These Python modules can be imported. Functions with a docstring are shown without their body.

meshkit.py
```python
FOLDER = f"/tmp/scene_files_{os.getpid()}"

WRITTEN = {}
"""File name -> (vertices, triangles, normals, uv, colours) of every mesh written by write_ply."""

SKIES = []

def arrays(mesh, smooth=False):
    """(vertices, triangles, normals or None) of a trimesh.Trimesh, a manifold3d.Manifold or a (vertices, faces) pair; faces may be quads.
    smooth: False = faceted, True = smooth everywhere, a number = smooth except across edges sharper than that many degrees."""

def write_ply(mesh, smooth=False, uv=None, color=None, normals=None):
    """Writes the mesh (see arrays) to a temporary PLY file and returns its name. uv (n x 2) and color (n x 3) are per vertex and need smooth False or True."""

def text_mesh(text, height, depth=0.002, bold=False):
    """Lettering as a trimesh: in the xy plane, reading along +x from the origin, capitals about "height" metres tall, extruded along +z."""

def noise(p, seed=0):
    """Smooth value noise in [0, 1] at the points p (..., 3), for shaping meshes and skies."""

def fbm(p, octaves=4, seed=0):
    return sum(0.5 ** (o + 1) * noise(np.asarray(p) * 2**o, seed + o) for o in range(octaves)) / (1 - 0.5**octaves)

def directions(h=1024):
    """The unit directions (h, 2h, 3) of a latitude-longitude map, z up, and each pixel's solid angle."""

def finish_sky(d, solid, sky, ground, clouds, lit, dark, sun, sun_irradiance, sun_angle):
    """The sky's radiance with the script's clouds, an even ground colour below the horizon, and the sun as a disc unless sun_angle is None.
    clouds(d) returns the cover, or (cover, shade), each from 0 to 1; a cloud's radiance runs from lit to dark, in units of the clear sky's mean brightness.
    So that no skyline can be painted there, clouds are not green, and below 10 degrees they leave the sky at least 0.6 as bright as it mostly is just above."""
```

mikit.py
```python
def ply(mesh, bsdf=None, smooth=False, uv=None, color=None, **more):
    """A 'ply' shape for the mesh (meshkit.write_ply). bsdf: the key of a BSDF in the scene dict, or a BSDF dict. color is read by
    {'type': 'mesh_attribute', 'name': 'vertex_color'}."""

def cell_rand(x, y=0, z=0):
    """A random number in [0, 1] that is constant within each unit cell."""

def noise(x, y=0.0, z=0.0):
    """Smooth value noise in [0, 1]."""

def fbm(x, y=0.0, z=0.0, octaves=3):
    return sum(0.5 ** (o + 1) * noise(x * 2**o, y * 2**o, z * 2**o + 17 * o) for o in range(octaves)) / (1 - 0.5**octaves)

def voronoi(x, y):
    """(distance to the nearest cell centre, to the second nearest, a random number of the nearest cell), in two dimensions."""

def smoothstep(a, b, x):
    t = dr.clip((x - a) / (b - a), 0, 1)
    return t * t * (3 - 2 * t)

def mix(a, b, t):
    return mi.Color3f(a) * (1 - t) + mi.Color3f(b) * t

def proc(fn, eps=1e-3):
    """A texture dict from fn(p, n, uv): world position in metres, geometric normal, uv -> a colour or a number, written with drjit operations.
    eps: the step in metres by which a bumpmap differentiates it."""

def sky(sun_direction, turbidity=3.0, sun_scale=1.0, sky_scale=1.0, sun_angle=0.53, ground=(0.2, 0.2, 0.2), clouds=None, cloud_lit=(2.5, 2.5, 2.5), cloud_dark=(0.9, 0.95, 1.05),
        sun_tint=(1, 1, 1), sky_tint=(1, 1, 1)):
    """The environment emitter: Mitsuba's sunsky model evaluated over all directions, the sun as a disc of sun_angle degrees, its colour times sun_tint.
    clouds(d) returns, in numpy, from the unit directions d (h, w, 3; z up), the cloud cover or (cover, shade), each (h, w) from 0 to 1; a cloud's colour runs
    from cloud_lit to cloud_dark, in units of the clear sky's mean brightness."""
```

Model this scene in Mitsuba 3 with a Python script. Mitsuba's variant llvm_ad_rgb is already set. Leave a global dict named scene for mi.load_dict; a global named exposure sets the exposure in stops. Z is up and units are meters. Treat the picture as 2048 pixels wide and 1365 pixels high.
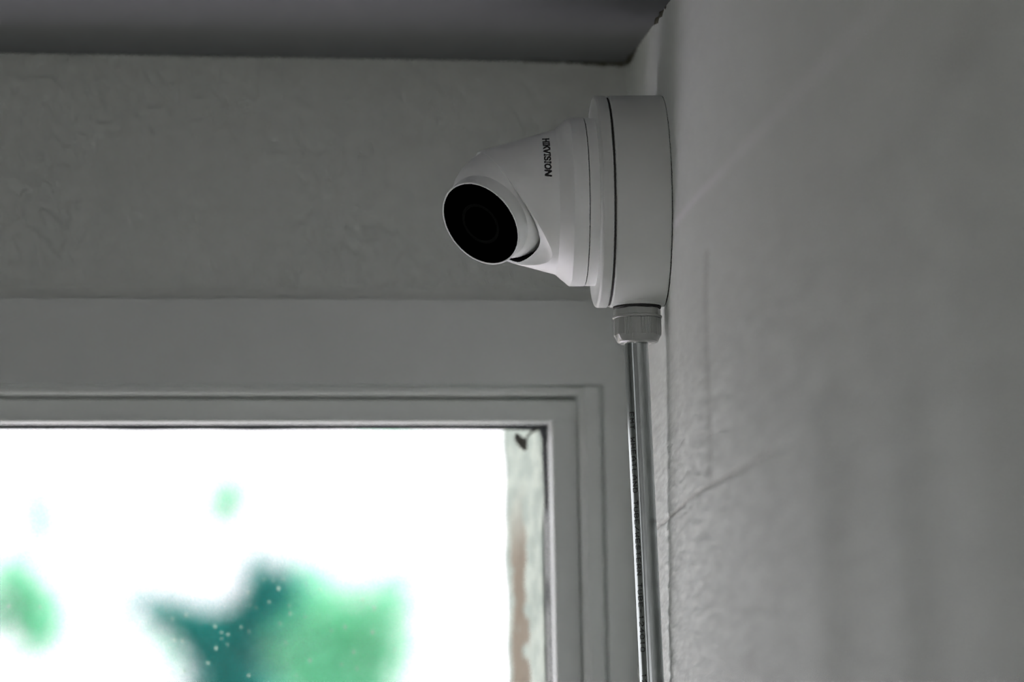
import math
import numpy as np, trimesh, drjit as dr, mitsuba as mi, mikit, meshkit
from shapely.geometry import Polygon, box as sbox

# ------------------------------------------------------------------ camera, sky, exposure
FPX = 9500.0                                   # focal length in pixels of the 2048 x 1365 frame
EYE = np.array([-0.2965, -3.345, 1.65])
PSI, PITCH, ROLL, BETA = 0.0628, 0.1342, -0.0188, 0.0988


def axes(psi, pitch, roll):
    fwd = np.array([math.sin(psi) * math.cos(pitch), math.cos(psi) * math.cos(pitch), math.sin(pitch)])
    r = np.cross(fwd, [0, 0, 1]); r /= np.linalg.norm(r)
    u = np.cross(r, fwd)
    c, s = math.cos(roll), math.sin(roll)
    return c * r + s * u, -s * r + c * u, fwd


CR, CU, CF = axes(PSI, PITCH, ROLL)
exposure = 3.55
scene = {"type": "scene"}
labels = {}
scene["camera"] = {
    "type": "thinlens", "fov": 2 * math.degrees(math.atan(1024 / FPX)), "fov_axis": "x",
    "aperture_radius": 0.0195, "focus_distance": 3.12, "near_clip": 0.05, "far_clip": 500.0,
    "to_world": mi.ScalarTransform4f().look_at(origin=EYE.tolist(), target=(EYE + CF).tolist(), up=CU.tolist()),
}
SKY = 1.0
SUNK = 0.7
SUN = [0.35, 0.32, 0.88]
scene["sky"] = mikit.sky(SUN, turbidity=6.0, sky_scale=SKY, sun_scale=SUNK, sun_angle=3.0, ground=(0.42, 0.42, 0.43), sun_tint=(0.97, 1.03, 1.27),
                         clouds=lambda d: np.ones(d.shape[:2]), cloud_lit=(1.0, 0.995, 1.04), cloud_dark=(1.0, 1.0, 1.05))


# ------------------------------------------------------------------ helpers
def ray(px, py):
    return CF + (px - 1024) / FPX * CR + (682.5 - py) / FPX * CU


def hit(px, py, point, normal):
    d = ray(px, py)
    t = np.dot(np.asarray(point) - EYE, normal) / np.dot(d, normal)
    return EYE + t * d


BX = np.array([math.cos(BETA), math.sin(BETA), 0.0])      # along the back wall, to the right
BN = np.array([math.sin(BETA), -math.cos(BETA), 0.0])     # out of the back wall, into the room
UP = np.array([0, 0, 1.0])


def on_back(px, py, d=0.0):
    """(s, z) on the plane d metres in front of the back wall"""
    p = hit(px, py, BN * d, BN)
    return float(np.dot(p, BX)), float(p[2])


def on_right(px, py):
    p = hit(px, py, np.zeros(3), np.array([1.0, 0, 0]))
    return float(p[1]), float(p[2])


def back(s, z, d):
    s, z, d = np.broadcast_arrays(*(np.asarray(x, float) for x in (s, z, d)))
    return s[..., None] * BX + d[..., None] * BN + z[..., None] * UP


def tm(v, f):
    return trimesh.Trimesh(np.asarray(v, float), np.asarray(f, int), process=False)


def cat(ms):
    return trimesh.util.concatenate(ms)


def grid_faces(n, m, wrap=False):
    i, j = np.meshgrid(np.arange(n - 1), np.arange(m if wrap else m - 1), indexing="ij")
    a, b = i * m + j, i * m + (j + 1) % m
    c, d = a + m, b + m
    return np.vstack([np.stack([a, c, d], -1).reshape(-1, 3), np.stack([a, d, b], -1).reshape(-1, 3)])


def fix(m):
    m.fix_normals()
    return m


def wbox(s0, s1, z0, z1, d0, d1, bev=0.0, along="s"):
    """a piece of trim in back-wall coordinates, its room-side edges eased along its length"""
    w0, w1 = (z0, z1) if along == "s" else (s0, s1)
    l0, l1 = (s0, s1) if along == "s" else (z0, z1)
    sec = [(w0, d0), (w1, d0), (w1, d1 - bev), (w1 - bev, d1), (w0 + bev, d1), (w0, d1 - bev)]
    v = np.array([(l, w, d) for l in (l0, l1) for w, d in sec])
    m = trimesh.convex.convex_hull(v)
    v = m.vertices if along == "s" else m.vertices[:, [1, 0, 2]]
    return fix(tm(back(v[:, 0], v[:, 1], v[:, 2]), m.faces))


def prism_back(poly, d0, d1):
    """polygon in (s, z) extruded from d0 to d1"""
    m = trimesh.creation.extrude_polygon(poly, d1 - d0, engine="earcut")
    v = m.vertices
    return fix(tm(back(v[:, 0], v[:, 1], v[:, 2] + d0), m.faces))


def lathe(profile, origin, axis, n=160, ref=None):
    """closed profile [(along axis, radius)] turned about the axis"""
    axis = np.asarray(axis, float) / np.linalg.norm(axis)
    ref = np.array([0.0, 0.0, 1.0]) if ref is None else ref
    e1 = ref - axis * np.dot(ref, axis); e1 /= np.linalg.norm(e1)
    e2 = np.cross(axis, e1)
    ang = np.arange(n) * 2 * np.pi / n
    pr = np.asarray(profile, float)
    v = origin + pr[:, None, :1] * axis + pr[:, None, 1:] * (np.cos(ang)[None, :, None] * e1 + np.sin(ang)[None, :, None] * e2)
    f = grid_faces(len(pr), n, True)
    v = v.reshape(-1, 3)
    m = trimesh.Trimesh(v, f, process=True)
    m.update_faces(m.nondegenerate_faces())
    return fix(m)


def arc(c, r, a0, a1, n=5):
    t = np.radians(np.linspace(a0, a1, n))
    return [(c[0] + r * math.cos(x), c[1] + r * math.sin(x)) for x in t]


def tube(points, radius, n=12, cap=True):
    p = np.asarray(points, float)
    t = np.gradient(p, axis=0); t /= np.linalg.norm(t, axis=1, keepdims=True)
    ref = np.array([0, 1.0, 0]) if abs(t[0, 1]) < 0.9 else np.array([1.0, 0, 0])
    a = np.cross(t, ref); a /= np.linalg.norm(a, axis=1, keepdims=True)
    b = np.cross(t, a)
    ang = np.arange(n) * 2 * np.pi / n
    r = np.broadcast_to(radius, (len(p),))
    v = p[:, None] + r[:, None, None] * (np.cos(ang)[None, :, None] * a[:, None] + np.sin(ang)[None, :, None] * b[:, None])
    f = grid_faces(len(p), n, True)
    v = v.reshape(-1, 3)
    if cap:
        k = len(v)
        v = np.vstack([v, p[:1], p[-1:]])
        i = np.arange(n)
        f = np.vstack([f, np.stack([(i + 1) % n, i, i * 0 + k], 1), np.stack([i, (i + 1) % n, i * 0 + k + 1], 1) + np.array([[(len(p) - 1) * n, (len(p) - 1) * n, 0]])])
    return fix(tm(v, f))


def add(key, mesh, bsdf, smooth=False, **text):
    scene[key] = mikit.ply(mesh, bsdf, smooth)
    if text:
        labels[key] = text


def say(key, **text):
    labels[key] = text


# ------------------------------------------------------------------ materials
def rgb(*c):
    return {"type": "rgb", "value": list(c)}


def mat(name, base, rough=0.5, **kw):
    scene[name] = {"type": "twosided", "b": {"type": "principled", "base_color": base if isinstance(base, dict) else rgb(*base), "roughness": rough, **kw}}


def wall_colour(p, n, uv):
    a = mikit.fbm(p.x * 9, p.y * 9, p.z * 9, octaves=3)
    b = mikit.noise(p.x * 160, p.y * 160, p.z * 160)
    return mi.Color3f(0.625, 0.655, 0.632) * (0.95 + 0.09 * a) * (0.97 + 0.05 * b)


mat("wall_paint", mikit.proc(wall_colour), 0.75, specular=0.3)


def trim_colour(p, n, uv):
    a = mikit.fbm(p.x * 14, p.y * 14, p.z * 14, octaves=3)
    return mi.Color3f(0.640, 0.672, 0.660) * (0.95 + 0.08 * a)


mat("trim_paint", mikit.proc(trim_colour), 0.45, specular=0.45)
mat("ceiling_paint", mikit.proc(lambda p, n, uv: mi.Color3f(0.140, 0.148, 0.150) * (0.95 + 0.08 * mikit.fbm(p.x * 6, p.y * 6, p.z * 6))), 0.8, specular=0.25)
mat("floor_concrete", mikit.proc(lambda p, n, uv: mikit.mix((0.33, 0.34, 0.32), (0.40, 0.41, 0.39), mikit.fbm(p.x * 3, p.y * 3, 0))), 0.5)
mat("grime", mikit.proc(lambda p, n, uv: mikit.mix((0.03, 0.03, 0.02), (0.10, 0.095, 0.06), mikit.fbm(p.x * 300, p.y * 300, p.z * 300))), 0.9)
mat("black_rubber", (0.012, 0.012, 0.012), 0.6)
mat("sealant_black", mikit.proc(lambda p, n, uv: mikit.mix((0.02, 0.025, 0.03), (0.09, 0.10, 0.11), mikit.fbm(p.x * 200, p.y * 200, p.z * 200))), 0.5)
mat("white_shell", mikit.proc(lambda p, n, uv: mi.Color3f(0.88, 0.905, 0.90) * (0.97 + 0.05 * mikit.noise(p.x * 60, p.y * 60, p.z * 60))), 0.38, specular=0.5)
mat("white_box", mikit.proc(lambda p, n, uv: mi.Color3f(0.665, 0.69, 0.675) * (0.97 + 0.05 * mikit.noise(p.x * 40, p.y * 40, p.z * 40))), 0.45, specular=0.5)
mat("gland_plastic", (0.36, 0.375, 0.36), 0.16, specular=0.8)
mat("print_black", (0.010, 0.010, 0.011), 0.5)
mat("lens_black", (0.0008, 0.0008, 0.0008), 0.3, specular=0.0)
mat("lens_ring_black", (0.0012, 0.0018, 0.0012), 0.4, specular=0.01)
mat("galvanised", mikit.proc(lambda p, n, uv: mi.Color3f(0.47, 0.50, 0.495) * (0.90 + 0.2 * mikit.fbm(p.x * 260, p.y * 260, p.z * 90))), 0.165, metallic=0.95)
mat("outside_plaster", None or mikit.proc(lambda p, n, uv: mi.Color3f(0.6)), 0.9)   # replaced below
mat("bark", mikit.proc(lambda p, n, uv: mikit.mix((0.05, 0.08, 0.08), (0.10, 0.13, 0.12), mikit.fbm(p.x * 12, p.y * 12, p.z * 4))), 0.9)
mat("bounce_paving", mikit.proc(lambda p, n, uv: mikit.mix((0.60, 0.595, 0.69), (0.70, 0.695, 0.80), mikit.fbm(p.x * 0.7, p.y * 0.7, 0))), 0.9)  # lavender tint colours the light bounced off the unseen slabs
mat("soil", mikit.proc(lambda p, n, uv: mikit.mix((0.20, 0.205, 0.19), (0.27, 0.275, 0.25), mikit.fbm(p.x * 0.7, p.y * 0.7, 0))), 0.95)
mat("dirt_fluff", (0.10, 0.10, 0.085), 0.9)
scene["dry_spot"] = {"type": "principledthin", "base_color": rgb(0.70, 0.80, 0.73), "roughness": 0.6, "diff_trans": 1.6, "spec_trans": 0.0}
scene["glass"] = {"type": "thindielectric", "int_ior": 1.5}


def leaf(name, c, tr):
    scene[name] = {"type": "principledthin", "base_color": rgb(*c), "roughness": 0.6, "diff_trans": tr, "spec_trans": 0.0}


leaf("leaf_dark", (0.03, 0.29, 0.26), 0.8)
leaf("leaf_mid", (0.23, 0.66, 0.44), 1.0)
leaf("leaf_light", (0.35, 0.80, 0.48), 1.2)

# ------------------------------------------------------------------ the room
CEIL_PTS = [np.append(0, 0)] * 0
s0, z0 = on_back(0, 106.5)
s1, z1 = on_back(1253, 126.5)
y2, z2 = on_right(1345, 0)
P0, P1, P2 = back(s0, z0, 0), np.array([0, 0, z1]), np.array([0, y2, z2])
cn = np.cross(P1 - P0, P2 - P0); cn /= cn[2]


def ceil_z(x, y):
    return P1[2] - (cn[0] * (x - P1[0]) + cn[1] * (y - P1[1]))


XL, YF = -3.3, -4.6                     # left wall, front wall
SL = XL / BX[0]
ZTOP = 2.9

# window layout on the back wall, in (s, z)
CAS, FRM, SASH, GLS = 0.009, 0.006, -0.009, -0.034
z_cas_top = on_back(600, 599, CAS)[1]
z_cas_bot = on_back(600, 769, CAS)[1]
z_frm_bot = on_back(600, 787.5, FRM)[1]
z_sash_bot = on_back(600, 843.5, SASH)[1]
s_frm_in = on_back(1166, 1000, FRM)[0]
s_cas_in = on_back(1212, 1000, CAS)[0]
s_sash_in = on_back(1107, 1000, SASH)[0]
W_L, W_B = -0.80, 0.95                   # opening's left and bottom edge
WALL_T = 0.055

# back wall: a slab with the window hole, its room face in relief where the picture shows it
ZB = min(ceil_z(0, 0), ceil_z(XL, -0.4)) + 0.1
hole = sbox(W_L, W_B, s_frm_in + 0.012, z_frm_bot + 0.012)
outline = Polygon([(SL - 0.2, -0.3), (0.05, -0.3), (0.05, ZTOP), (SL - 0.2, ZTOP)])
REL = sbox(-0.80, z_cas_top - 0.012, 0.0, z1 + 0.02)
slab = prism_back(outline.difference(hole), -WALL_T, -0.0015)
face = prism_back(outline.difference(hole).difference(REL), -0.0016, 0.0)
ss = np.concatenate([np.linspace(REL.bounds[0], -0.44, 320)[:-1], np.linspace(-0.44, REL.bounds[2], 780)])
zz = np.linspace(REL.bounds[1], REL.bounds[3], 330)
S, Z = np.meshgrid(ss, zz, indexing="ij")
q = np.stack([S + 0.25 * Z, Z * 0.6, S * 0], -1)
dent = np.clip((meshkit.fbm(q * 240, 3, 1) - 0.575) / 0.07, 0, 1)
dent2 = np.clip((meshkit.fbm(q * 160 + 9, 3, 7) - 0.585) / 0.06, 0, 1)
where = np.clip((meshkit.fbm(np.stack([S * 14, Z * 14, S * 0], -1), 3, 8) - 0.30) * 3.0, 0.35, 1)
low = np.clip((z_cas_top + 0.125 - Z) / 0.09, 0.55, 1)
h = (-0.0017 * np.maximum(dent, dent2) + 0.0016 * (meshkit.fbm(q * 150, 2, 2) - 0.5)) * where * low
h += 0.0016 * (meshkit.fbm(q * 9, 2, 3) - 0.5)
ledge = z_cas_top + 0.0105 + 0.0012 * (meshkit.noise(np.stack([S * 40, S * 0, S * 0], -1), 4) - 0.5)
smooth_band = np.clip((ledge - Z) / 0.0012, 0, 1)
h = h * (1 - smooth_band) + smooth_band * (-0.0010 + 0.0003 * meshkit.noise(q * 30, 6))
h = h * np.clip((S - REL.bounds[0]) / 0.10, 0, 1)
relief = tm(back(S, Z, h + 0.0008).reshape(-1, 3), grid_faces(len(ss), len(zz)))
if np.dot(relief.face_normals.mean(0), BN) < 0:
    relief.invert()
add("wall_back", cat([slab, face]), "wall_paint")
labels["wall_back"] = {"label": "grey white back wall above and around the window", "kind": "structure"}
add("wall_back__stucco", relief, "wall_paint", True, label="rough painted stucco above the window casing")

# right wall
RB = [on_right(2075, 0)[0], 0.0]
zr0, zr1 = on_right(1320, 1390)[1] - 0.01, z1 + 0.12
zr0 = min(zr0, on_right(2070, 1390)[1])


def yz(pts):
    return np.array([on_right(*p) for p in pts])


crack_a = yz([(1318, 1058), (1345, 1036), (1385, 1001), (1415, 981), (1432, 970), (1470, 947), (1500, 931), (1512, 921), (1545, 904), (1600, 873), (1680, 838)])
crack_b = yz([(1419, 500), (1418, 600), (1421, 700), (1426, 800), (1428, 900), (1430, 968)])
crack_c = yz([(1468, 1214), (1510, 1219), (1560, 1217)])
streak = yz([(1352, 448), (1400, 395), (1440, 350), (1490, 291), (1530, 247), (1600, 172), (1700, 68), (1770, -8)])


def seg_dist(Y, Zc, line, ky, sq=np.sqrt, mn=np.minimum, clip=lambda x: np.clip(x, 0, 1)):
    """distance to a polyline, the wall's y shrunk by ky (the strokes are long along y); works for numpy and drjit"""
    best = None
    for (ya, za), (yb, zb) in zip(line[:-1], line[1:]):
        ay, by = ya * ky, yb * ky
        dy, dz = by - ay, zb - za
        t = clip(((Y * ky - ay) * dy + (Zc - za) * dz) / (dy * dy + dz * dz))
        d = sq((Y * ky - ay - t * dy) ** 2 + (Zc - za - t * dz) ** 2)
        best = d if best is None else mn(best, d)
    return best


KY = 0.16
yy = np.concatenate([np.linspace(RB[0], -0.75, 260)[:-1], np.linspace(-0.75, 0.0, 300)])
zlow = zr0 - 0.75
zz2 = np.concatenate([np.linspace(zlow, zr0, 160)[:-1], np.linspace(zr0, zr1, 680)])
Y, Z = np.meshgrid(yy, zz2, indexing="ij")
fine = meshkit.fbm(np.stack([Y * 40, Z * 260, Y * 0], -1), 3, 11) - 0.5
mid = meshkit.fbm(np.stack([Y * 9, Z * 40, Y * 0], -1), 3, 12) - 0.5
broad = meshkit.fbm(np.stack([Y * 3.2, Z * 2.2, Y * 0], -1), 2, 13) - 0.5
lowpart = np.clip((2.05 - Z) / 0.10, 0.12, 1)
hx = (0.0021 * fine + 0.0007 * mid) * lowpart * np.clip((Y + 0.95) / 0.5, 0.25, 1) + 0.010 * broad
for px_, amp, wid in ((1655, 0.0060, 0.060), (1815, 0.0066, 0.065)):
    yc = on_right(px_, 1150)[0]
    t = (Y - yc) / wid
    hx += amp * np.exp(-t * t) * np.clip((on_right(px_, 760)[1] - Z) / 0.08, 0, 1)
hx -= 0.0012 * np.exp(-(seg_dist(Y, Z, crack_a, KY) / 0.0013) ** 2) * np.clip((Y - crack_a[-1, 0]) / (crack_a[5, 0] - crack_a[-1, 0]), 0, 1)
hx -= 0.0014 * np.exp(-(seg_dist(Y, Z, crack_b, KY) / 0.0014) ** 2)
hx -= 0.0004 * np.exp(-(seg_dist(Y, Z, crack_c, KY) / 0.0018) ** 2)
hx *= np.clip(-Y / 0.02, 0, 1) * np.clip((Z - zlow) / 0.35, 0, 1) * np.clip((Y - RB[0]) / 0.10, 0, 1)
XR = np.clip(-hx, -0.014, 0.008)
rw = tm(np.stack([XR, Y, Z], -1).reshape(-1, 3), grid_faces(len(yy), len(zz2)))
if rw.face_normals.mean(0)[0] > 0:
    rw.invert()


def flat(pts, n):
    m = tm(pts, [[0, 1, 2], [0, 2, 3]])
    if np.dot(m.face_normals[0], n) < 0:
        m.invert()
    return m


def slab_x(x0, x1, y0, y1, z0_, z1_):
    m = trimesh.creation.box([x1 - x0, y1 - y0, z1_ - z0_]); m.apply_translation([(x0 + x1) / 2, (y0 + y1) / 2, (z0_ + z1_) / 2])
    return m


LINES = [(crack_a[:9], 0.0013, 0.52), (crack_b, 0.0016, 0.28), (crack_c, 0.0022, 0.09)]


def right_colour(p, n, uv):
    m1 = mikit.fbm(p.y * 30, p.z * 240, 5.0, octaves=3)
    m1 = m1 + 0.55 * (mikit.noise(p.y * 75, p.z * 620, 9.0) - 0.5) * mikit.smoothstep(-0.8, -0.35, p.y)
    c = wall_colour(p, n, uv) * 1.06 * (1 + 0.34 * (m1 - 0.5) * mikit.smoothstep(2.10, 1.98, p.z))
    for line, w, k in LINES:
        d = seg_dist(p.y, p.z, line, KY, dr.sqrt, dr.minimum, lambda x: dr.clip(x, 0, 1))
        c = mikit.mix(c, mi.Color3f(0.22, 0.215, 0.20), k * dr.exp(-dr.square(d / w)))
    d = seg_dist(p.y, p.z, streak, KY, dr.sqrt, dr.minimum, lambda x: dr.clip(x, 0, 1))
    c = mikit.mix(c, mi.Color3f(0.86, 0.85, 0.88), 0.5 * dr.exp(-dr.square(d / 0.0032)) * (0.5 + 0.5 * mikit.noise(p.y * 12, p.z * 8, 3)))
    for (yc, zc), r, k in SPOTS:
        e = dr.sqrt(dr.square((p.y - yc) * 0.2) + dr.square(p.z - zc))
        c = mikit.mix(c, mi.Color3f(0.30, 0.29, 0.28), k * dr.exp(-dr.square(e / r)))
    return c


SPOTS = [(on_right(1925, 112), 0.009, 0.35), (on_right(1508, 1322), 0.006, 0.35)]
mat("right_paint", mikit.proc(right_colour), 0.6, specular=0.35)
core = [slab_x(0.009, 0.12, YF - 0.1, 0.25, -0.1, ZTOP)]
strips = [slab_x(0.0, 0.01, YF, RB[0], 0.0, ZTOP), slab_x(0.0, 0.01, RB[0], 0.0, 0.0, zlow), slab_x(0.0, 0.01, RB[0], 0.0, zr1, ZTOP)]
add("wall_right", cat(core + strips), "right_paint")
labels["wall_right"] = {"label": "pale plastered side wall right of the window, carrying the camera", "kind": "structure"}
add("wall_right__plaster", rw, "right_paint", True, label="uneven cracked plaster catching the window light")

# ceiling slab following the measured plane
YS = -0.85                                    # the low soffit ends here, the room beyond is higher
cx0, cx1 = XL - 0.15, 0.1


def soffit(y0_, y1_):
    pts = [(cx0, y0_), (cx1, y0_), (cx1, y1_), (cx0, y1_)]
    return fix(trimesh.convex.convex_hull(np.array([(x, y, ceil_z(x, y)) for x, y in pts] + [(x, y, 2.95) for x, y in pts])))


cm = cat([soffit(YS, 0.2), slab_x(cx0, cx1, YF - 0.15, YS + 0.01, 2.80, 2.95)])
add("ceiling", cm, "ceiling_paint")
labels["ceiling"] = {"label": "plain grey white ceiling", "kind": "structure"}

# the dirty joint between ceiling and right wall
rng = np.random.default_rng(4)
pts, rad = [], []
for t in np.linspace(0.02, 1.25, 150):
    y = y2 * t
    p = np.array([0.0005, y, ceil_z(0, y) - 0.0004])
    r = 0.0006
    r += 0.0026 * math.exp(-((t - 0.80) / 0.13) ** 2)
    r += 0.0017 * math.exp(-((t - 0.10) / 0.10) ** 2) + 0.0016 * max(0, meshkit.noise([y * 60, 0, 0], 3) - 0.5) * (t < 0.48)
    pts.append(p + [0, 0, -0.0006 * float(meshkit.noise([y * 90, 1, 0]))]); rad.append(r * (0.6 + 0.8 * float(meshkit.noise([y * 160, 2, 0]))))
add("ceiling__joint", tube(pts, np.array(rad), 8), "grime", True, label="dark mouldy gap where ceiling meets the side wall")
pts, rad = [], []
for s in np.linspace(-0.075, -0.002, 60):
    p = back(s, 0, 0.0006); p[2] = ceil_z(p[0], p[1]) - 0.0003
    pts.append(p); rad.append((0.0004 + 0.0018 * math.exp(-((s + 0.012) / 0.022) ** 2)) * (0.6 + 0.8 * float(meshkit.noise([s * 300, 0, 0], 9))))
add("ceiling__joint_001", tube(pts, np.array(rad), 8), "grime", True, label="mouldy end of the joint above the window wall")

add("floor", slab_x(XL - 0.1, 0.1, YF - 0.1, 0.05, -0.12, 0.0), "floor_concrete")
labels["floor"] = {"label": "grey concrete floor of the room", "kind": "structure"}

# left wall with a wide window opening, front wall with a window added for frontal light
LW = dict(y0=-4.4, y1=-3.65, z0=1.0, z1=2.70)
FW = dict(x0=-2.0, x1=-0.15, z0=0.80, z1=2.12)  # unseen front window, added to light the back wall and the housing
lw = [slab_x(XL - 0.12, XL, YF - 0.1, LW["y0"], -0.1, ZTOP), slab_x(XL - 0.12, XL, LW["y1"], 0.0, -0.1, ZTOP),
      slab_x(XL - 0.12, XL, LW["y0"], LW["y1"], -0.1, LW["z0"]), slab_x(XL - 0.12, XL, LW["y0"], LW["y1"], LW["z1"], ZTOP)]
add("wall_left", cat(lw), "wall_paint")
labels["wall_left"] = {"label": "side wall with the window that lights the room", "kind": "structure"}
fw = [slab_x(XL - 0.12, FW["x0"], YF - 0.12, YF, -0.1, ZTOP), slab_x(FW["x1"], 0.12, YF - 0.12, YF, -0.1, ZTOP),
      slab_x(FW["x0"], FW["x1"], YF - 0.12, YF, -0.1, FW["z0"]), slab_x(FW["x0"], FW["x1"], YF - 0.12, YF, FW["z1"], ZTOP)]
add("wall_front", cat(fw), "wall_paint")
labels["wall_front"] = {"label": "unseen wall behind the viewer, its window added to light the back wall", "kind": "structure"}

# ------------------------------------------------------------------ window_1
BOT = W_B - 0.06
LEFT = W_L - 0.06
labels["window_1"] = {"label": "white painted wooden window under the stucco wall", "kind": "structure"}
corner_s = -0.0015
# casing boards, mitred
z_out, s_out = z_cas_top, corner_s
wt = z_cas_top - z_cas_bot
ws = corner_s - s_cas_in
top_poly = Polygon([(LEFT - 0.05, z_cas_bot), (s_cas_in, z_cas_bot), (corner_s, z_cas_bot + ws * 1.75), (corner_s, z_cas_top), (LEFT - 0.05, z_cas_top)])
side_poly = Polygon([(s_cas_in, BOT), (corner_s, BOT), (corner_s, z_cas_bot + ws * 1.75 - 0.00004), (s_cas_in, z_cas_bot - 0.00004)])
add("window_1__casing", prism_back(top_poly, -0.002, CAS), "trim_paint", label="wide top board of the casing")
add("window_1__casing_001", prism_back(side_poly, -0.002, CAS + 0.0003), "trim_paint", label="narrow right board of the casing")
add("window_1__casing_002", wbox(LEFT - 0.05, W_L - 0.02, BOT, z_cas_bot - 0.0005, -0.002, CAS, 0.001, "z"), "trim_paint")
add("window_1__sill", wbox(LEFT - 0.05, corner_s, BOT - 0.04, BOT - 0.0005, -0.002, 0.035, 0.002), "trim_paint")
# frame: a head and two jambs, front edges eased
add("window_1__frame", wbox(W_L, s_frm_in + 0.0012, z_frm_bot, z_cas_bot - 0.0010, -0.050, FRM, 0.0012), "trim_paint", label="top piece of the frame")
add("window_1__frame_001", wbox(s_frm_in, s_cas_in - 0.0001, W_B, z_cas_bot - 0.0010, -0.050, FRM, 0.0030, "z"), "trim_paint", label="right piece of the frame")
add("window_1__frame_002", wbox(W_L, W_L + 0.03, W_B, z_frm_bot - 0.0002, -0.050, FRM, 0.0012, "z"), "trim_paint")
# sash: top rail runs through to the right, stile below it
z_joint = on_back(1130, 838.5, SASH)[1]
gap = 0.0003
add("window_1__sash", wbox(W_L + 0.032, s_frm_in - gap, z_sash_bot, z_frm_bot - 0.0026, GLS - 0.012, SASH, 0.0006), "trim_paint", label="top rail of the sash")
add("window_1__sash_001", wbox(s_sash_in, s_frm_in - gap - 0.0002, W_B + 0.01, z_sash_bot - 0.00008, GLS - 0.012, SASH, 0.0008, "z"), "trim_paint", label="right stile of the sash")
add("window_1__sash_002", wbox(W_L + 0.032, W_L + 0.075, W_B + 0.01, z_sash_bot - 0.00008, GLS - 0.012, SASH, 0.0008, "z"), "trim_paint")
# pane
gl = flat(back([W_L + 0.04, s_sash_in + 0.004, s_sash_in + 0.004, W_L + 0.04], [W_B + 0.01, W_B + 0.01, z_sash_bot + 0.004, z_sash_bot + 0.004], GLS), BN)
add("window_1__pane", gl, "glass", label="clear glass pane with dried water spots")


# sealant along the pane's edges, uneven
def bead(fn, n, seed, base, var):
    pts, rad = [], []
    for t in np.linspace(0, 1, n):
        s, z = fn(t)
        pts.append(back(s, z, GLS + 0.0012)); rad.append(base + var * max(0.0, float(meshkit.noise([t * n * 0.12, seed, 0], seed)) - 0.35))
    return tube(pts, np.array(rad), 8)


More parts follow.
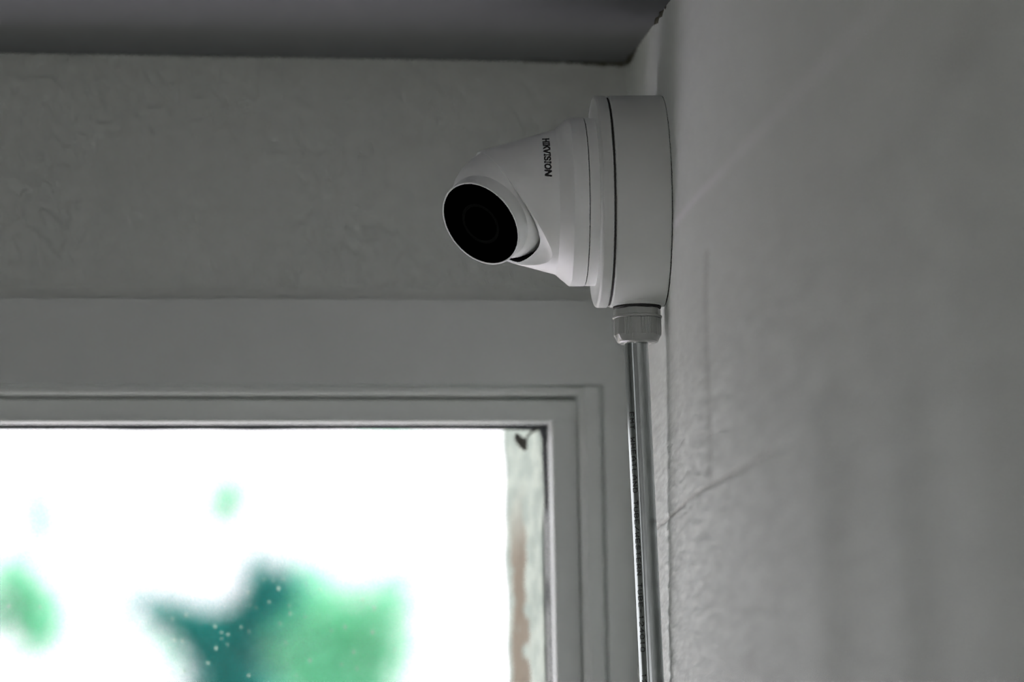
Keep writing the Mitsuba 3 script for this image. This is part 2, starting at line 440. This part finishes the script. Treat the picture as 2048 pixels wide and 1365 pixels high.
sealr = bead(lambda t: (s_sash_in - 0.0006, z_sash_bot - t * 0.75), 260, 3, 0.0007, 0.0026)
sealt = bead(lambda t: (s_sash_in - t * 1.3, z_sash_bot - 0.0008), 260, 5, 0.0021, 0.0012)
blob = [(s_sash_in - 0.001 - 0.010 * t * t, z_sash_bot - 0.001 - 0.014 * t * (1 - t) * 0) for t in np.linspace(0, 1, 8)]
corner_v = tube([back(s_sash_in - 0.0028, z_sash_bot - 0.001 - 0.016 * t, GLS + 0.002) + BX * (0.0022 * t) for t in np.linspace(0, 1, 10)], np.linspace(0.0036, 0.0008, 10), 8)
corner_h = tube([back(s_sash_in - 0.001 - 0.016 * t, z_sash_bot - 0.0012, GLS + 0.002) for t in np.linspace(0, 1, 10)], np.linspace(0.0030, 0.0012, 10), 8)
add("window_1__sealant", cat([sealr, corner_v]), "sealant_black", True, label="ragged black sealant down the right edge of the glass")
add("window_1__sealant_001", cat([sealt, corner_h]), "sealant_black", True, label="dark sealant line along the top of the glass")

# dried spots on the pane
rng = np.random.default_rng(12)
centres = [(528, 1160), (546, 1163), (567, 1160), (497, 1186), (557, 1178), (500, 1212), (512, 1217), (538, 1205), (580, 1228), (578, 1212), (725, 1200), (749, 1217), (498, 1264), (430, 1254), (443, 1266), (432, 1297), (372, 1232),
           (400, 1198), (376, 1201), (443, 1278), (572, 1286), (663, 1262), (745, 1265), (707, 1305), (714, 1338), (620, 1322), (683, 1330), (349, 1280), (365, 1283), (416, 1327), (367, 1343), (345, 1238), (497, 1352), (560, 1248), (640, 1180),
           (80, 1215), (18, 1213), (482, 1255), (456, 1270), (455, 1290), (593, 1352), (790, 1300), (610, 1235), (690, 1255)]
spots = []
for (px_, py_) in centres:
    s, z = on_back(px_, py_, GLS)
    r = rng.uniform(0.0005, 0.0011)
    m = trimesh.creation.icosphere(1, 1.0)
    v = m.vertices * [r, r * rng.uniform(1.0, 1.5), 0.0004]
    spots.append(tm(back(v[:, 0] + s, v[:, 1] + z, v[:, 2] + GLS + 0.0004), m.faces))
add("window_1__pane__water_spots", cat(spots), "dry_spot", True, label="small pale dried spots on the glass")
labels["window_1__pane__water_spots"]["kind"] = "stuff"

# clump of cobweb and dirt in the pane's corner
def cw(px_, py_, d=GLS + 0.003):
    return back(*on_back(px_, py_, d), d)


rng = np.random.default_rng(5)
lump = []
for (px_, py_, r) in [(1042, 884, 0.0024), (1046, 890, 0.0022), (1037, 878, 0.0020), (1049, 896, 0.0015), (1034, 872, 0.0012), (1050, 884, 0.0013)]:
    m = trimesh.creation.icosphere(2, 1.0)
    n = 0.7 + 0.6 * meshkit.fbm(m.vertices * 2.5 + px_, 3, 2)
    v = m.vertices * n[:, None] * r * 1.35
    v[:, 2] *= 0.6
    lump.append(tm(cw(px_, py_) + v[:, :1] * BX + v[:, 1:2] * UP + v[:, 2:] * BN, m.faces))
add("cobweb__clump", cat(lump), "dirt_fluff", True)
add("cobweb__thread", tube([cw(1050, 888), cw(1053, 876), cw(1059, 868), cw(1068, 862), cw(1078, 857), cw(1086, 852)], np.array([0.0010, 0.0007, 0.0007, 0.0010, 0.0013, 0.0016]), 8), "dirt_fluff", True)
say("cobweb", label="small dark clump of cobweb hanging in the top right corner of the window glass", category="cobweb")

# ------------------------------------------------------------------ outside the window
JS = on_back(1094, 1000, GLS)[0]
JD0, JD1 = -WALL_T - 0.002, -WALL_T - 0.175
jd = np.linspace(JD0, JD1, 40)
jz = np.linspace(0.3, 2.3, 500)
D, Z = np.meshgrid(jd, jz, indexing="ij")
jr = 0.004 * (meshkit.fbm(np.stack([D * 30, Z * 30, D * 0], -1), 3, 4) - 0.5)
jm = tm(back(JS + jr + 0.001, Z, D).reshape(-1, 3), grid_faces(len(jd), len(jz)))
if np.dot(jm.face_normals.mean(0), BX) > 0:
    jm.invert()
pier = prism_back(sbox(JS + 0.006, -0.3, JS + 0.45, 2.4), JD1, JD0)
ZST = on_back(1030, 1010, -0.2)[1]


def outside_colour(p, n, uv):
    depth = -(p.x * float(BN[0]) + p.y * float(BN[1]))          # metres outward from the wall plane
    e = (depth + JD1)                                            # <0 inside the jamb, 0 at its outer edge
    f1 = mikit.fbm(depth * 45, p.z * 90, 2.0, octaves=4)
    f2 = mikit.fbm(depth * 18 + 5, p.z * 32, 4.0, octaves=3)
    c = mikit.mix((0.46, 0.53, 0.48), (0.62, 0.69, 0.62), mikit.smoothstep(0.3, 0.7, f1))
    band = dr.exp(-dr.square((e + 0.060 + 0.05 * (f2 - 0.5)) / 0.045))
    lowz = mikit.smoothstep(ZST + 0.02, ZST - 0.05, p.z)
    stain = mikit.smoothstep(0.42, 0.60, band * (0.20 + 1.0 * f1 + 0.55 * f2)) * lowz
    return mikit.mix(c, mi.Color3f(0.26, 0.20, 0.15), dr.clip(stain, 0, 1) * 0.85)


scene["outside_plaster"] = {"type": "twosided", "b": {"type": "diffuse", "reflectance": mikit.proc(outside_colour)}}
add("trim_1", pier, "outside_plaster")
labels["trim_1"] = {"label": "plastered pier just outside the glass, its edge stained brown", "kind": "structure"}
add("trim_1__render", jm, "outside_plaster", True, label="stained plaster facing the window")

g = trimesh.creation.box([80, 90, 0.2]); g.apply_translation([0, 20.0, -0.46])
add("ground", g, "soil")
labels["ground"] = {"label": "trodden soil and short grass around the building", "kind": "structure"}
add("ground__bounce_paving", slab_x(-5.0, 3.0, 1.3, 3.9, -0.36, -0.33), "bounce_paving", label="unseen pale concrete strip sized to bounce daylight up through the window")  # unseen reflector strip, its extent set by the light it throws upward
add("ground__bounce_paving_001", slab_x(XL - 4.0, XL - 0.2, -7.0, -2.0, -0.36, -0.33), "bounce_paving", label="unseen pale concrete slab added to bounce daylight in through the left window")  # unseen reflector slab, added for the bright stripe on the conduit


def at(px, py, y):
    d = ray(px, py)
    return EYE + d * (y - EYE[1]) / d[1]


def leaves(blobs, seed, size):
    """leaf blades scattered in blobs given as (px, py, radius px, count) at depth y, a real thickness behind one another"""
    rng = np.random.default_rng(seed)
    V, Fc = [], []
    blade = np.array([[0, 0, 0], [0.35, 0.28, 0.05], [0.35, -0.28, 0.05], [1, 0, -0.06], [0.7, 0.22, 0.02], [0.7, -0.22, 0.02]])
    bf = np.array([[0, 2, 1], [1, 2, 4], [2, 5, 4], [4, 5, 3]])
    k = 0
    for (px, py, r, n, y) in blobs:
        c = at(px, py, y)
        rad = r / FPX * (y - EYE[1])
        for _ in range(n):
            o = rng.normal(size=3); o *= rng.uniform(0, 1) ** (1 / 2.2) / np.linalg.norm(o)
            p = c + o * rad * [1, 1.3, 1]
            q_, _r = np.linalg.qr(rng.normal(size=(3, 3)))
            V.append(p + (blade * size * rng.uniform(0.7, 1.2)) @ q_.T); Fc.append(bf + k); k += 6
    return tm(np.vstack(V), np.vstack(Fc))


def limb(px0, px1, y, r0, r1, n=10, bow=0.0):
    p0, p1 = at(*px0, y), at(*px1, y)
    t = np.linspace(0, 1, n)[:, None]
    return tube(p0 + (p1 - p0) * t + np.array([bow, 0, 0]) * np.sin(t * np.pi), np.linspace(r0, r1, n), 10)


# dark tree: trunk, boughs, dark leaf clusters
def scatter(n0, y, *blobs):
    return [(px, py, r, int(k * n0), y) for px, py, r, k in blobs]


def trunk_at(px, py, y, r0, r1, n=14):
    p = at(px, py, y)
    return tube([p + [0.03 * math.sin(3 * z), 0, -z] for z in np.linspace(0, p[2] + 0.45, n)], np.linspace(r0, r1, n), 12)


T1 = 11.0
add("tree__trunk", trunk_at(470, 1400, T1, 0.05, 0.12), "bark", True)
add("tree__branch", limb((470, 1402), (548, 1175), T1, 0.05, 0.018), "bark", True)
add("tree__branch_001", limb((465, 1330), (330, 1222), T1, 0.022, 0.008), "bark", True)
add("tree__branch_002", limb((475, 1345), (640, 1260), T1 + 0.1, 0.018, 0.006), "bark", True)
dk = scatter(1.0, T1, (550, 1160, 40, 90), (580, 1190, 40, 60), (525, 1205, 55, 160), (495, 1255, 60, 200), (450, 1300, 72, 240), (470, 1370, 90, 320), (360, 1235, 48, 100), (410, 1255, 52, 130), (315, 1215, 34, 34), (270, 1190, 30, 10), (460, 1440, 95, 260), (440, 1520, 110, 260), (600, 1150, 40, 14), (530, 1120, 50, 16))
add("tree__foliage", leaves(dk, 1, 0.060), "leaf_dark")
say("tree", label="dark teal tree with a forked top in the lower middle of the window", category="tree")
say("tree__foliage", kind="stuff", label="dark leaves of the tree")
# paler tree behind it
T2 = 15.0
add("tree_001__trunk", trunk_at(690, 1420, T2, 0.06, 0.16), "bark", True)
md = scatter(0.5, T2, (640, 1230, 60, 130), (690, 1265, 75, 190), (775, 1195, 58, 84), (790, 1240, 55, 80), (740, 1290, 85, 210), (640, 1320, 90, 240), (600, 1200, 60, 90), (700, 1370, 110, 360), (580, 1290, 70, 200), (795, 1320, 60, 80), (620, 1420, 120, 400), (740, 1440, 110, 260), (820, 1170, 60, 22), (830, 1270, 50, 20), (620, 1150, 60, 24), (700, 1180, 60, 24), (300, 1260, 80, 26), (330, 1340, 60, 24))
add("tree_001__foliage", leaves(md, 2, 0.085), "leaf_mid")
say("tree_001", label="paler blue green tree right of the dark forked one, seen through the window", category="tree")
say("tree_001__foliage", kind="stuff", label="blue green leaves of the tree")
# branch tips at the left edge
T3 = 9.0
lf = scatter(0.5, T3, (40, 1165, 44, 90), (60, 1215, 50, 100), (105, 1250, 48, 80), (20, 1140, 40, 30), (-60, 1220, 70, 160), (110, 1190, 60, 30), (70, 1280, 60, 30), (80, 1100, 50, 16))
add("tree_002__trunk", trunk_at(-110, 1290, T3, 0.03, 0.08), "bark", True)
add("tree_002__branch", limb((-110, 1291), (60, 1200), T3, 0.02, 0.005), "bark", True)
add("tree_002__foliage", leaves(lf, 3, 0.060), "leaf_mid")
say("tree_002", label="light green leafy branch tips at the left edge of the window", category="tree")
say("tree_002__foliage", kind="stuff", label="green leaves of the branch tips")
# a tall tree left of the view whose hanging sprays reach into the white sky
T4 = 10.0
lf = scatter(1.0, T4, (470, 998, 30, 80), (440, 1030, 34, 12), (790, 905, 60, 26), (85, 1035, 34, 22), (75, 1000, 24, 10), (300, 960, 80, 14), (640, 1000, 70, 14), (200, 1090, 60, 12))
add("tree_003__trunk", trunk_at(-520, 560, T4, 0.10, 0.18), "bark", True)
add("tree_003__branch", limb((-520, 640), (900, 740), T4, 0.06, 0.012), "bark", True)
for i_, (p_, q_) in enumerate([((466, 1003), (520, 712)), ((790, 900), (800, 733)), ((80, 1010), (60, 680)), ((300, 960), (330, 700)), ((640, 980), (660, 722))]):
    add("tree_003__twig" + ("_%03d" % i_ if i_ else ""), limb(p_, q_, T4, 0.002, 0.004), "bark", True)
add("tree_003__foliage", leaves(lf, 4, 0.060), "leaf_mid")
say("tree_003", label="tree with sparse hanging pale green sprays against the white sky", category="tree")
say("tree_003__foliage", kind="stuff", label="sparse hanging leaves")

# ------------------------------------------------------------------ junction box and camera on the right wall
yb, zb = on_right(1328, 403)
O = np.array([0.0, yb, zb])
DB = np.dot(O - EYE, CF)
M = DB / FPX                                   # metres per picture pixel at the box
AX = np.array([-1.0, 0, 0])
NEAR = np.array([0, -1.0, 0])


def loc(a, z, near):
    """picture-pixel sized coordinates of the mount: out of the wall, up, towards the room"""
    a, z, near = np.broadcast_arrays(*(np.asarray(x, float) for x in (a, z, near)))
    return O + M * (a[..., None] * AX + z[..., None] * UP + near[..., None] * NEAR)


def turned(profile, n=180):
    return lathe(np.array(profile) * M, O, AX, n)


RB_ = 212
add("junction_box__gap_ring", turned([(-2.5, 0), (-2.5, RB_ - 1.5), (4.2, RB_ - 1.5), (4.2, 0)]), "black_rubber", label="thin black ring standing in for the shadow gap at the wall")  # black ring stands in for the shaded gap behind the box
add("junction_box__body", turned([(4, 0), (4, RB_ - 3)] + arc((7, RB_ - 3), 3, 180, 90, 4) + arc((109, RB_ - 3.5), 3.5, 90, 0, 5) + [(112.5, 0)]), "white_box", 25)
add("junction_box__gap_ring_001", turned([(112, 0), (112, RB_ - 4), (117.5, RB_ - 4), (117.5, 0)]), "black_rubber", label="black seam under the lid")
add("junction_box__lid", turned([(117, 0), (117, RB_ - 3)] + arc((120, RB_ - 3), 3, 180, 90, 4) + arc((135, RB_ - 6), 6, 90, 0, 7) + [(141, 0)]), "white_box", 25, label="round lid plate")
# hub on the box's underside for the gland
ha = 1328 - 1269
HUB = loc(ha, 0, 0)
DOWN = np.array([0, 0, -1.0])
add("junction_box__hub", lathe(np.array([(160, 0), (160, 80), (194, 74), (200, 62), (205, 55), (209.5, 51.5), (212.5, 49.5), (212.5, 0)]) * M, HUB, DOWN, 96, NEAR), "white_box", 30, label="short round boss under the box")
say("junction_box", label="round white junction box on the side wall behind the dome camera", category="junction box")

# camera: base ring, trim ring, housing, ball, barrel, front glass
add("security_camera__base", turned([(140.5, 0), (140.5, 168), (160, 168), (160.6, 166), (160.6, 0)]), "white_shell", 20)
add("security_camera__groove", turned([(160, 0), (160, 165.8), (163, 165.8), (163, 0)]), "black_rubber")
add("security_camera__trim_ring", turned([(162.2, 0), (162.2, 167)] + arc((163.6, 167), 1.4, 180, 90, 3) + [(191, 168.4), (193, 167.4), (217, 147), (219, 145.2), (219, 0)]), "white_shell", 20, label="bevelled trim ring")

A0 = 218.5
R0, TAPER = 145.0, 0.275


def cone_r(a):
    return R0 - TAPER * (a - A0)


ctl = np.array([(10, 370), (30, 361), (56, 340), (86, 307), (107, 278), (122, 257), (135, 242), (147, 234), (157, 241), (167, 259), (180, 284), (194, 308), (215, 335), (245, 357), (290, 372), (330, 376), (352, 374)], float)
from scipy.interpolate import CubicSpline
cs = CubicSpline(np.r_[ctl[:, 0], ctl[0, 0] + 360], np.r_[ctl[:, 1], ctl[0, 1]], bc_type="periodic")
NPH = 240
ph = np.arange(NPH) * 360.0 / NPH
edge = cs(np.where(ph < 10, ph + 360, ph))
cph, sph = np.cos(np.radians(ph)), np.sin(np.radians(ph))
SC = np.array([316.0, 0, 0])                      # ball centre (a, z, near)
RBALL, RCUP = 111.5, 121.5


def ring(a, r):
    return np.stack([np.broadcast_to(a, ph.shape), r * cph, r * sph], -1)


rows = [ring(A0 - 3, cone_r(A0) - 22), ring(A0 - 3, cone_r(A0) - 0.5)]
for t in np.linspace(0, 1, 24):
    a = A0 + t * (edge - 2.0 - A0)
    rows.append(ring(a, cone_r(a)))
outer = ring(edge - 2.0, cone_r(edge - 2.0))
u = outer - SC
du = np.linalg.norm(u, axis=1, keepdims=True); u = u / du
rin = np.minimum(RCUP, du - 5.0).clip(RBALL + 1.2)
inner = SC + u * rin
tip = ring(edge, cone_r(edge) - 1.6)
rows.append(0.5 * (tip + outer) + 0.25 * u)
rows.append(tip)
for t in (0.15, 0.5, 1.0):
    rows.append(tip * (1 - t) + inner * t)
rows.append(SC + u * (rin) + np.array([-6.0, 0, 0]))
hv = np.array(rows)
hm = tm(loc(hv[..., 0], hv[..., 1], hv[..., 2]).reshape(-1, 3), grid_faces(len(rows), NPH, True))
mid_n = hm.face_normals[hm.faces[:, 0] // NPH == 10]
cen = hm.triangles_center[hm.faces[:, 0] // NPH == 10] - O
if (mid_n * (cen - np.outer(cen @ AX, AX))).sum() < 0:
    hm.invert()
add("security_camera__housing", hm, "white_shell", 40, label="tapering round housing cut away for the ball")
# black cup behind the ball
bk = np.array([-1.0, 0, 0])
rows = []
for t in np.linspace(0, 1, 14):
    w = (u * rin / rin) * (1 - t) + bk * t
    w = w / np.linalg.norm(w, axis=1, keepdims=True)
    rr = rin * (1 - t) + RCUP * t
    for _ in range(4):                        # stay inside the cone
        pt = SC + w * rr
        over = np.hypot(pt[:, 1], pt[:, 2])[:, None] / (cone_r(pt[:, :1]) - 3.0)
        rr = np.maximum(rr / np.maximum(over, 1), RBALL + 0.4)
    rows.append(SC + w * rr - np.array([0.6 * (1 - t), 0, 0]))
cv_ = np.array(rows)
cm_ = tm(loc(cv_[..., 0], cv_[..., 1], cv_[..., 2]).reshape(-1, 3), grid_faces(len(rows), NPH, True))
add("security_camera__socket", cm_, "black_rubber", True, label="black socket round the ball")
NDIR = -0.545 * CR - 0.465 * CU - 0.70 * CF
NDIR /= np.linalg.norm(NDIR)
SW = loc(*SC)
bp = [(-RBALL, 0)] + [(RBALL * math.cos(t), RBALL * math.sin(t)) for t in np.linspace(math.pi * 0.98, math.radians(54), 48)] + [(60, 0)]
add("security_camera__ball", lathe(np.array(bp) * M, SW, NDIR, 120), "white_shell", 30, label="white ball that turns in the housing")
add("security_camera__barrel", lathe(np.array([(58, 0), (58, 92.0), (91, 91.2)] + arc((92.5, 89.4), 1.8, 80, 0, 4) + [(94.3, 88.2), (93.0, 87.4), (92.0, 87.2), (92.0, 0)]) * M, SW, NDIR, 160), "white_shell", 30, label="short white barrel round the black front")
add("security_camera__front_glass", lathe(np.array([(91.0, 0), (91.0, 87.6), (93.2, 87.6), (93.5, 86.8), (93.5, 0)]) * M, SW, NDIR, 160), "lens_black", 30, label="flat black front glass")
add("security_camera__lens_ring", lathe(np.array([(93.3, 37), (94.0, 37.5), (94.0, 44), (93.3, 44.5), (93.3, 37)]) * M, SW, NDIR, 96), "lens_ring_black", 30, label="faint ring round the lens")
add("security_camera__lens", lathe(np.array([(93.0, 0), (93.0, 22), (93.7, 21), (93.8, 12), (93.8, 0)]) * M, SW, NDIR, 64), "lens_black", True, label="small black lens in the middle")
say("security_camera", label="white turret security camera with black round front, aimed down to the left", category="camera")

# maker's lettering round the housing: letter tops towards the wall, reading downwards
def phi_of(row):
    """angle round the axis (from the top towards the room) at which the housing meets the picture's row"""
    t = np.radians(np.linspace(5, 100, 400))
    y = 404 - 139.0 * (np.cos(t) + 0.13 * np.sin(t))
    return float(np.interp(row, y, t))


letters = []
for ch, ya, yb_ in [("H", 279, 286.6), ("I", 288, 291), ("K", 292, 300.8), ("V", 300.6, 310.5), ("I", 311.6, 315), ("S", 316, 325), ("I", 326.4, 330), ("O", 331.4, 342.8), ("N", 344.2, 356.6)]:
    tx = meshkit.text_mesh(ch, 1.0, 0.02, bold=True)
    v = np.array(tx.vertices)
    lo, hi = v[:, :2].min(0), v[:, :2].max(0)
    fx, fy = (v[:, 0] - lo[0]) / (hi[0] - lo[0]), (v[:, 1] - lo[1]) / (hi[1] - lo[1])
    for dr_, da in ((-0.4, -0.4), (0.4, 0.4), (-0.4, 0.4), (0.4, -0.4)):          # thickened strokes
        row = ya + (yb_ - ya) * fx + (0.5 - fy) * -3.0 + dr_
        angle = np.array([phi_of(q) for q in row])
        a = 247.0 - 13.2 * fy + da
        rr = cone_r(a) + 0.25 + v[:, 2] * 10
        letters.append(fix(tm(loc(a, rr * np.cos(angle), rr * np.sin(angle)), tx.faces)))
add("security_camera__lettering", cat(letters), "print_black", label="small black maker's lettering")

# ------------------------------------------------------------------ cable gland
GP = lambda pr: np.array(pr, float) * M
gz = 0.0
add("cable_gland__washer", lathe(GP([(211.5, 0), (211.5, 46), (213, 48), (216, 48), (218, 46.5), (218, 0)]), HUB, DOWN, 80, NEAR), "black_rubber", 30, label="black sealing washer")


def facets(r_flat, k, n, phase=0.0):
    """radius of a rounded k-sided nut at n angles"""
    t = np.arange(n) * 2 * np.pi / n + phase
    m_ = (t + np.pi / k) % (2 * np.pi / k) - np.pi / k
    return np.minimum(r_flat / np.cos(m_), r_flat * 1.06)


def turned_radii(rows, origin, axis, ref):
    """rows [(along, radii array)] -> capped solid"""
    axis = np.asarray(axis, float); e1 = ref - axis * np.dot(ref, axis); e1 /= np.linalg.norm(e1); e2 = np.cross(axis, e1)
    n = len(rows[0][1]); t = np.arange(n) * 2 * np.pi / n
    v = np.array([origin + h * M * axis + (r * M)[:, None] * (np.cos(t)[:, None] * e1 + np.sin(t)[:, None] * e2) for h, r in rows])
    f = grid_faces(len(rows), n, True)
    v = v.reshape(-1, 3); k = len(v); i = np.arange(n); b = (len(rows) - 1) * n
    v = np.vstack([v, origin + rows[0][0] * M * axis, origin + rows[-1][0] * M * axis])
    f = np.vstack([f, np.stack([(i + 1) % n, i, i * 0 + k], 1), np.stack([b + i, b + (i + 1) % n, i * 0 + k + 1], 1)])
    return fix(tm(v, f))


NG = 240
hexa = facets(45.0, 6, NG, 0.25)
one = np.ones(NG)
add("cable_gland__body", turned_radii([(217.5, hexa * 0.97), (219, hexa), (231, hexa), (232, hexa * 0.98)], HUB, DOWN, NEAR), "gland_plastic", 25, label="six sided gland body")
add("cable_gland__flange", lathe(GP([(231.5, 0), (231.5, 48), (232.5, 49.5), (236, 49.5), (237, 48.5), (237, 0)]), HUB, DOWN, 96, NEAR), "gland_plastic", 30)
t_ = np.arange(NG) * 2 * np.pi / NG
oct_ = facets(45.2, 8, NG, 0.18)
rib = oct_ - 1.1 * (np.sin(t_ * 60) > 0) * (np.cos(8 * t_ + 0.18 * 8 + 0.9) > -0.15)
add("cable_gland__nut", turned_radii([(236.5, rib * 0.98), (238, rib), (270, rib), (271, rib * 0.99), (273, oct_ * 0.965), (279, one * 42.8), (284, one * 40.5), (286.5, one * 36), (287, one * 27), (284, one * 25.5)], HUB, DOWN, NEAR), "gland_plastic", 22, label="ribbed clamping nut")
say("cable_gland", label="grey ribbed cable gland between the junction box and the metal conduit", category="cable gland")

# ------------------------------------------------------------------ conduit
PY = np.array([0, yb, 0.0]); PN = np.array([0, 1.0, 0])
c_top = hit(1271.5, 680, PY, PN)
c_bot = hit(1304.0, 1365, PY, PN)
lean = (c_bot - c_top)
c_low = c_top + lean * 1.10
rc = 24.0 * M
path = [c_top + (c_low - c_top) * t for t in np.linspace(0, 1, 40)]
# an easy bend to upright below the picture, then down to the floor
dv = lean / np.linalg.norm(lean)
p = c_low.copy()
for k in range(1, 13):
    w = k / 12
    dd = dv * (1 - w) + np.array([0, 0, -1.0]) * w
    p = p + dd / np.linalg.norm(dd) * 0.006
    path.append(p.copy())
for z in np.linspace(p[2] - 0.05, 0.004, 24):
    path.append(np.array([p[0], p[1], z]))
add("conduit__pipe", tube(path, rc, 64), "galvanised", 40)

# printed line on the pipe, plain stroke letters
FONT = {
    "E": [(0, 0, 0, 6), (0, 6, 4, 6), (0, 3, 3, 3), (0, 0, 4, 0)], "M": [(0, 0, 0, 6), (0, 6, 2, 3), (2, 3, 4, 6), (4, 6, 4, 0)], "T": [(0, 6, 4, 6), (2, 6, 2, 0)],
    "W": [(0, 6, 0.6, 0), (0.6, 0, 2, 3), (2, 3, 3.4, 0), (3.4, 0, 4, 6)], "H": [(0, 0, 0, 6), (4, 0, 4, 6), (0, 3, 4, 3)], "A": [(0, 0, 0, 4), (0, 4, 2, 6), (2, 6, 4, 4), (4, 4, 4, 0), (0, 2.4, 4, 2.4)],
    "L": [(0, 6, 0, 0), (0, 0, 4, 0)], "N": [(0, 0, 0, 6), (0, 6, 4, 0), (4, 0, 4, 6)], "D": [(0, 0, 0, 6), (0, 6, 3, 6), (3, 6, 4, 5), (4, 5, 4, 1), (4, 1, 3, 0), (3, 0, 0, 0)],
    "U": [(0, 6, 0, 1), (0, 1, 1, 0), (1, 0, 3, 0), (3, 0, 4, 1), (4, 1, 4, 6)], "B": [(0, 0, 0, 6), (0, 6, 3, 6), (3, 6, 4, 5), (4, 5, 3, 3), (0, 3, 3, 3), (3, 3, 4, 2), (4, 2, 3, 0), (3, 0, 0, 0)],
    "/": [(0, 0, 4, 6)], "S": [(0, 0, 3, 0), (3, 0, 4, 1.5), (4, 1.5, 3, 3), (3, 3, 1, 3), (1, 3, 0, 4.5), (0, 4.5, 1, 6), (1, 6, 4, 6)],
    "R": [(0, 0, 0, 6), (0, 6, 3, 6), (3, 6, 4, 5), (4, 5, 3, 3), (0, 3, 3, 3), (2, 3, 4, 0)], "-": [(0.5, 3, 3.5, 3)], "1": [(2, 0, 2, 6), (2, 6, 1, 5)],
    "2": [(0, 5, 1, 6), (1, 6, 3, 6), (3, 6, 4, 5), (4, 5, 4, 4), (4, 4, 0, 0), (0, 0, 4, 0)], "4": [(3, 0, 3, 6), (3, 6, 0, 2), (0, 2, 4, 2)],
    "0": [(0, 1, 0, 5), (0, 5, 1, 6), (1, 6, 3, 6), (3, 6, 4, 5), (4, 5, 4, 1), (4, 1, 3, 0), (3, 0, 1, 0), (1, 0, 0, 1)],
}
tl = np.linalg.norm(lean)
per_px = tl / (1365 - 680)
ex = np.cross(dv, np.array([0, -1.0, 0])); ex /= np.linalg.norm(ex)
if ex[0] < 0:
    ex = -ex
ey = np.cross(dv, ex)
if ey[1] > 0:
    ey = -ey                                      # towards the viewer


def on_pipe(along, ang, lift):
    """along: picture rows from the pipe's top; ang: radians from the viewer's side, negative to the left"""
    along, ang = np.asarray(along, float), np.asarray(ang, float)
    return c_top + (along[..., None] * per_px) * dv + (rc + lift) * (np.sin(ang)[..., None] * ex + np.cos(ang)[..., None] * ey)


def printed(text, start, pitch, ang0, height):
    V, F_, k = [], [], 0
    cw_ = pitch * 0.62 / 4.0
    w = 0.85
    for i, ch in enumerate(text):
        for (x0, y0, x1, y1) in FONT.get(ch, []):
            p0 = np.array([start + i * pitch + x0 * cw_, y0 / 6 * height]); p1 = np.array([start + i * pitch + x1 * cw_, y1 / 6 * height])
            d = (p1 - p0) / np.linalg.norm(p1 - p0); nn = np.array([-d[1], d[0]]) * w
            p0 = p0 - d * w * 0.7; p1 = p1 + d * w * 0.7
            quad = np.array([p0 + nn, p0 - nn, p1 - nn, p1 + nn])
            t = np.linspace(0, 1, 5)[:, None]
            left, right = quad[0] + (quad[3] - quad[0]) * t, quad[1] + (quad[2] - quad[1]) * t
            strip = np.stack([left, right], 1).reshape(-1, 2)
            top = on_pipe(strip[:, 0], ang0 + strip[:, 1] / 24.0, 0.00012)
            bot = on_pipe(strip[:, 0], ang0 + strip[:, 1] / 24.0, -0.0001)
            f = []
            for q_ in range(4):
                b = 2 * q_
                f += [[b, b + 1, b + 3], [b, b + 3, b + 2], [10 + b, 10 + b + 3, 10 + b + 1], [10 + b, 10 + b + 2, 10 + b + 3]]
            f += [[0, 2, 12], [0, 12, 10], [1, 11, 13], [1, 13, 3]]
            V.append(np.vstack([top, bot])); F_.append(np.array(f) + k); k += 20
    return tm(np.vstack(V), np.vstack(F_))


ANG = math.radians(-57)
add("conduit__lettering", cat([printed("EMT WHEATLAND TUBE/WESTERN TUBE-124010", 828 - 680, 12.68, ANG, 10.2), printed("12", 1349 - 680, 12.68, ANG, 10.2)]), "print_black", label="line of small black print down the pipe")
say("conduit", label="grey galvanised metal conduit running down from the gland beside the wall", category="pipe")
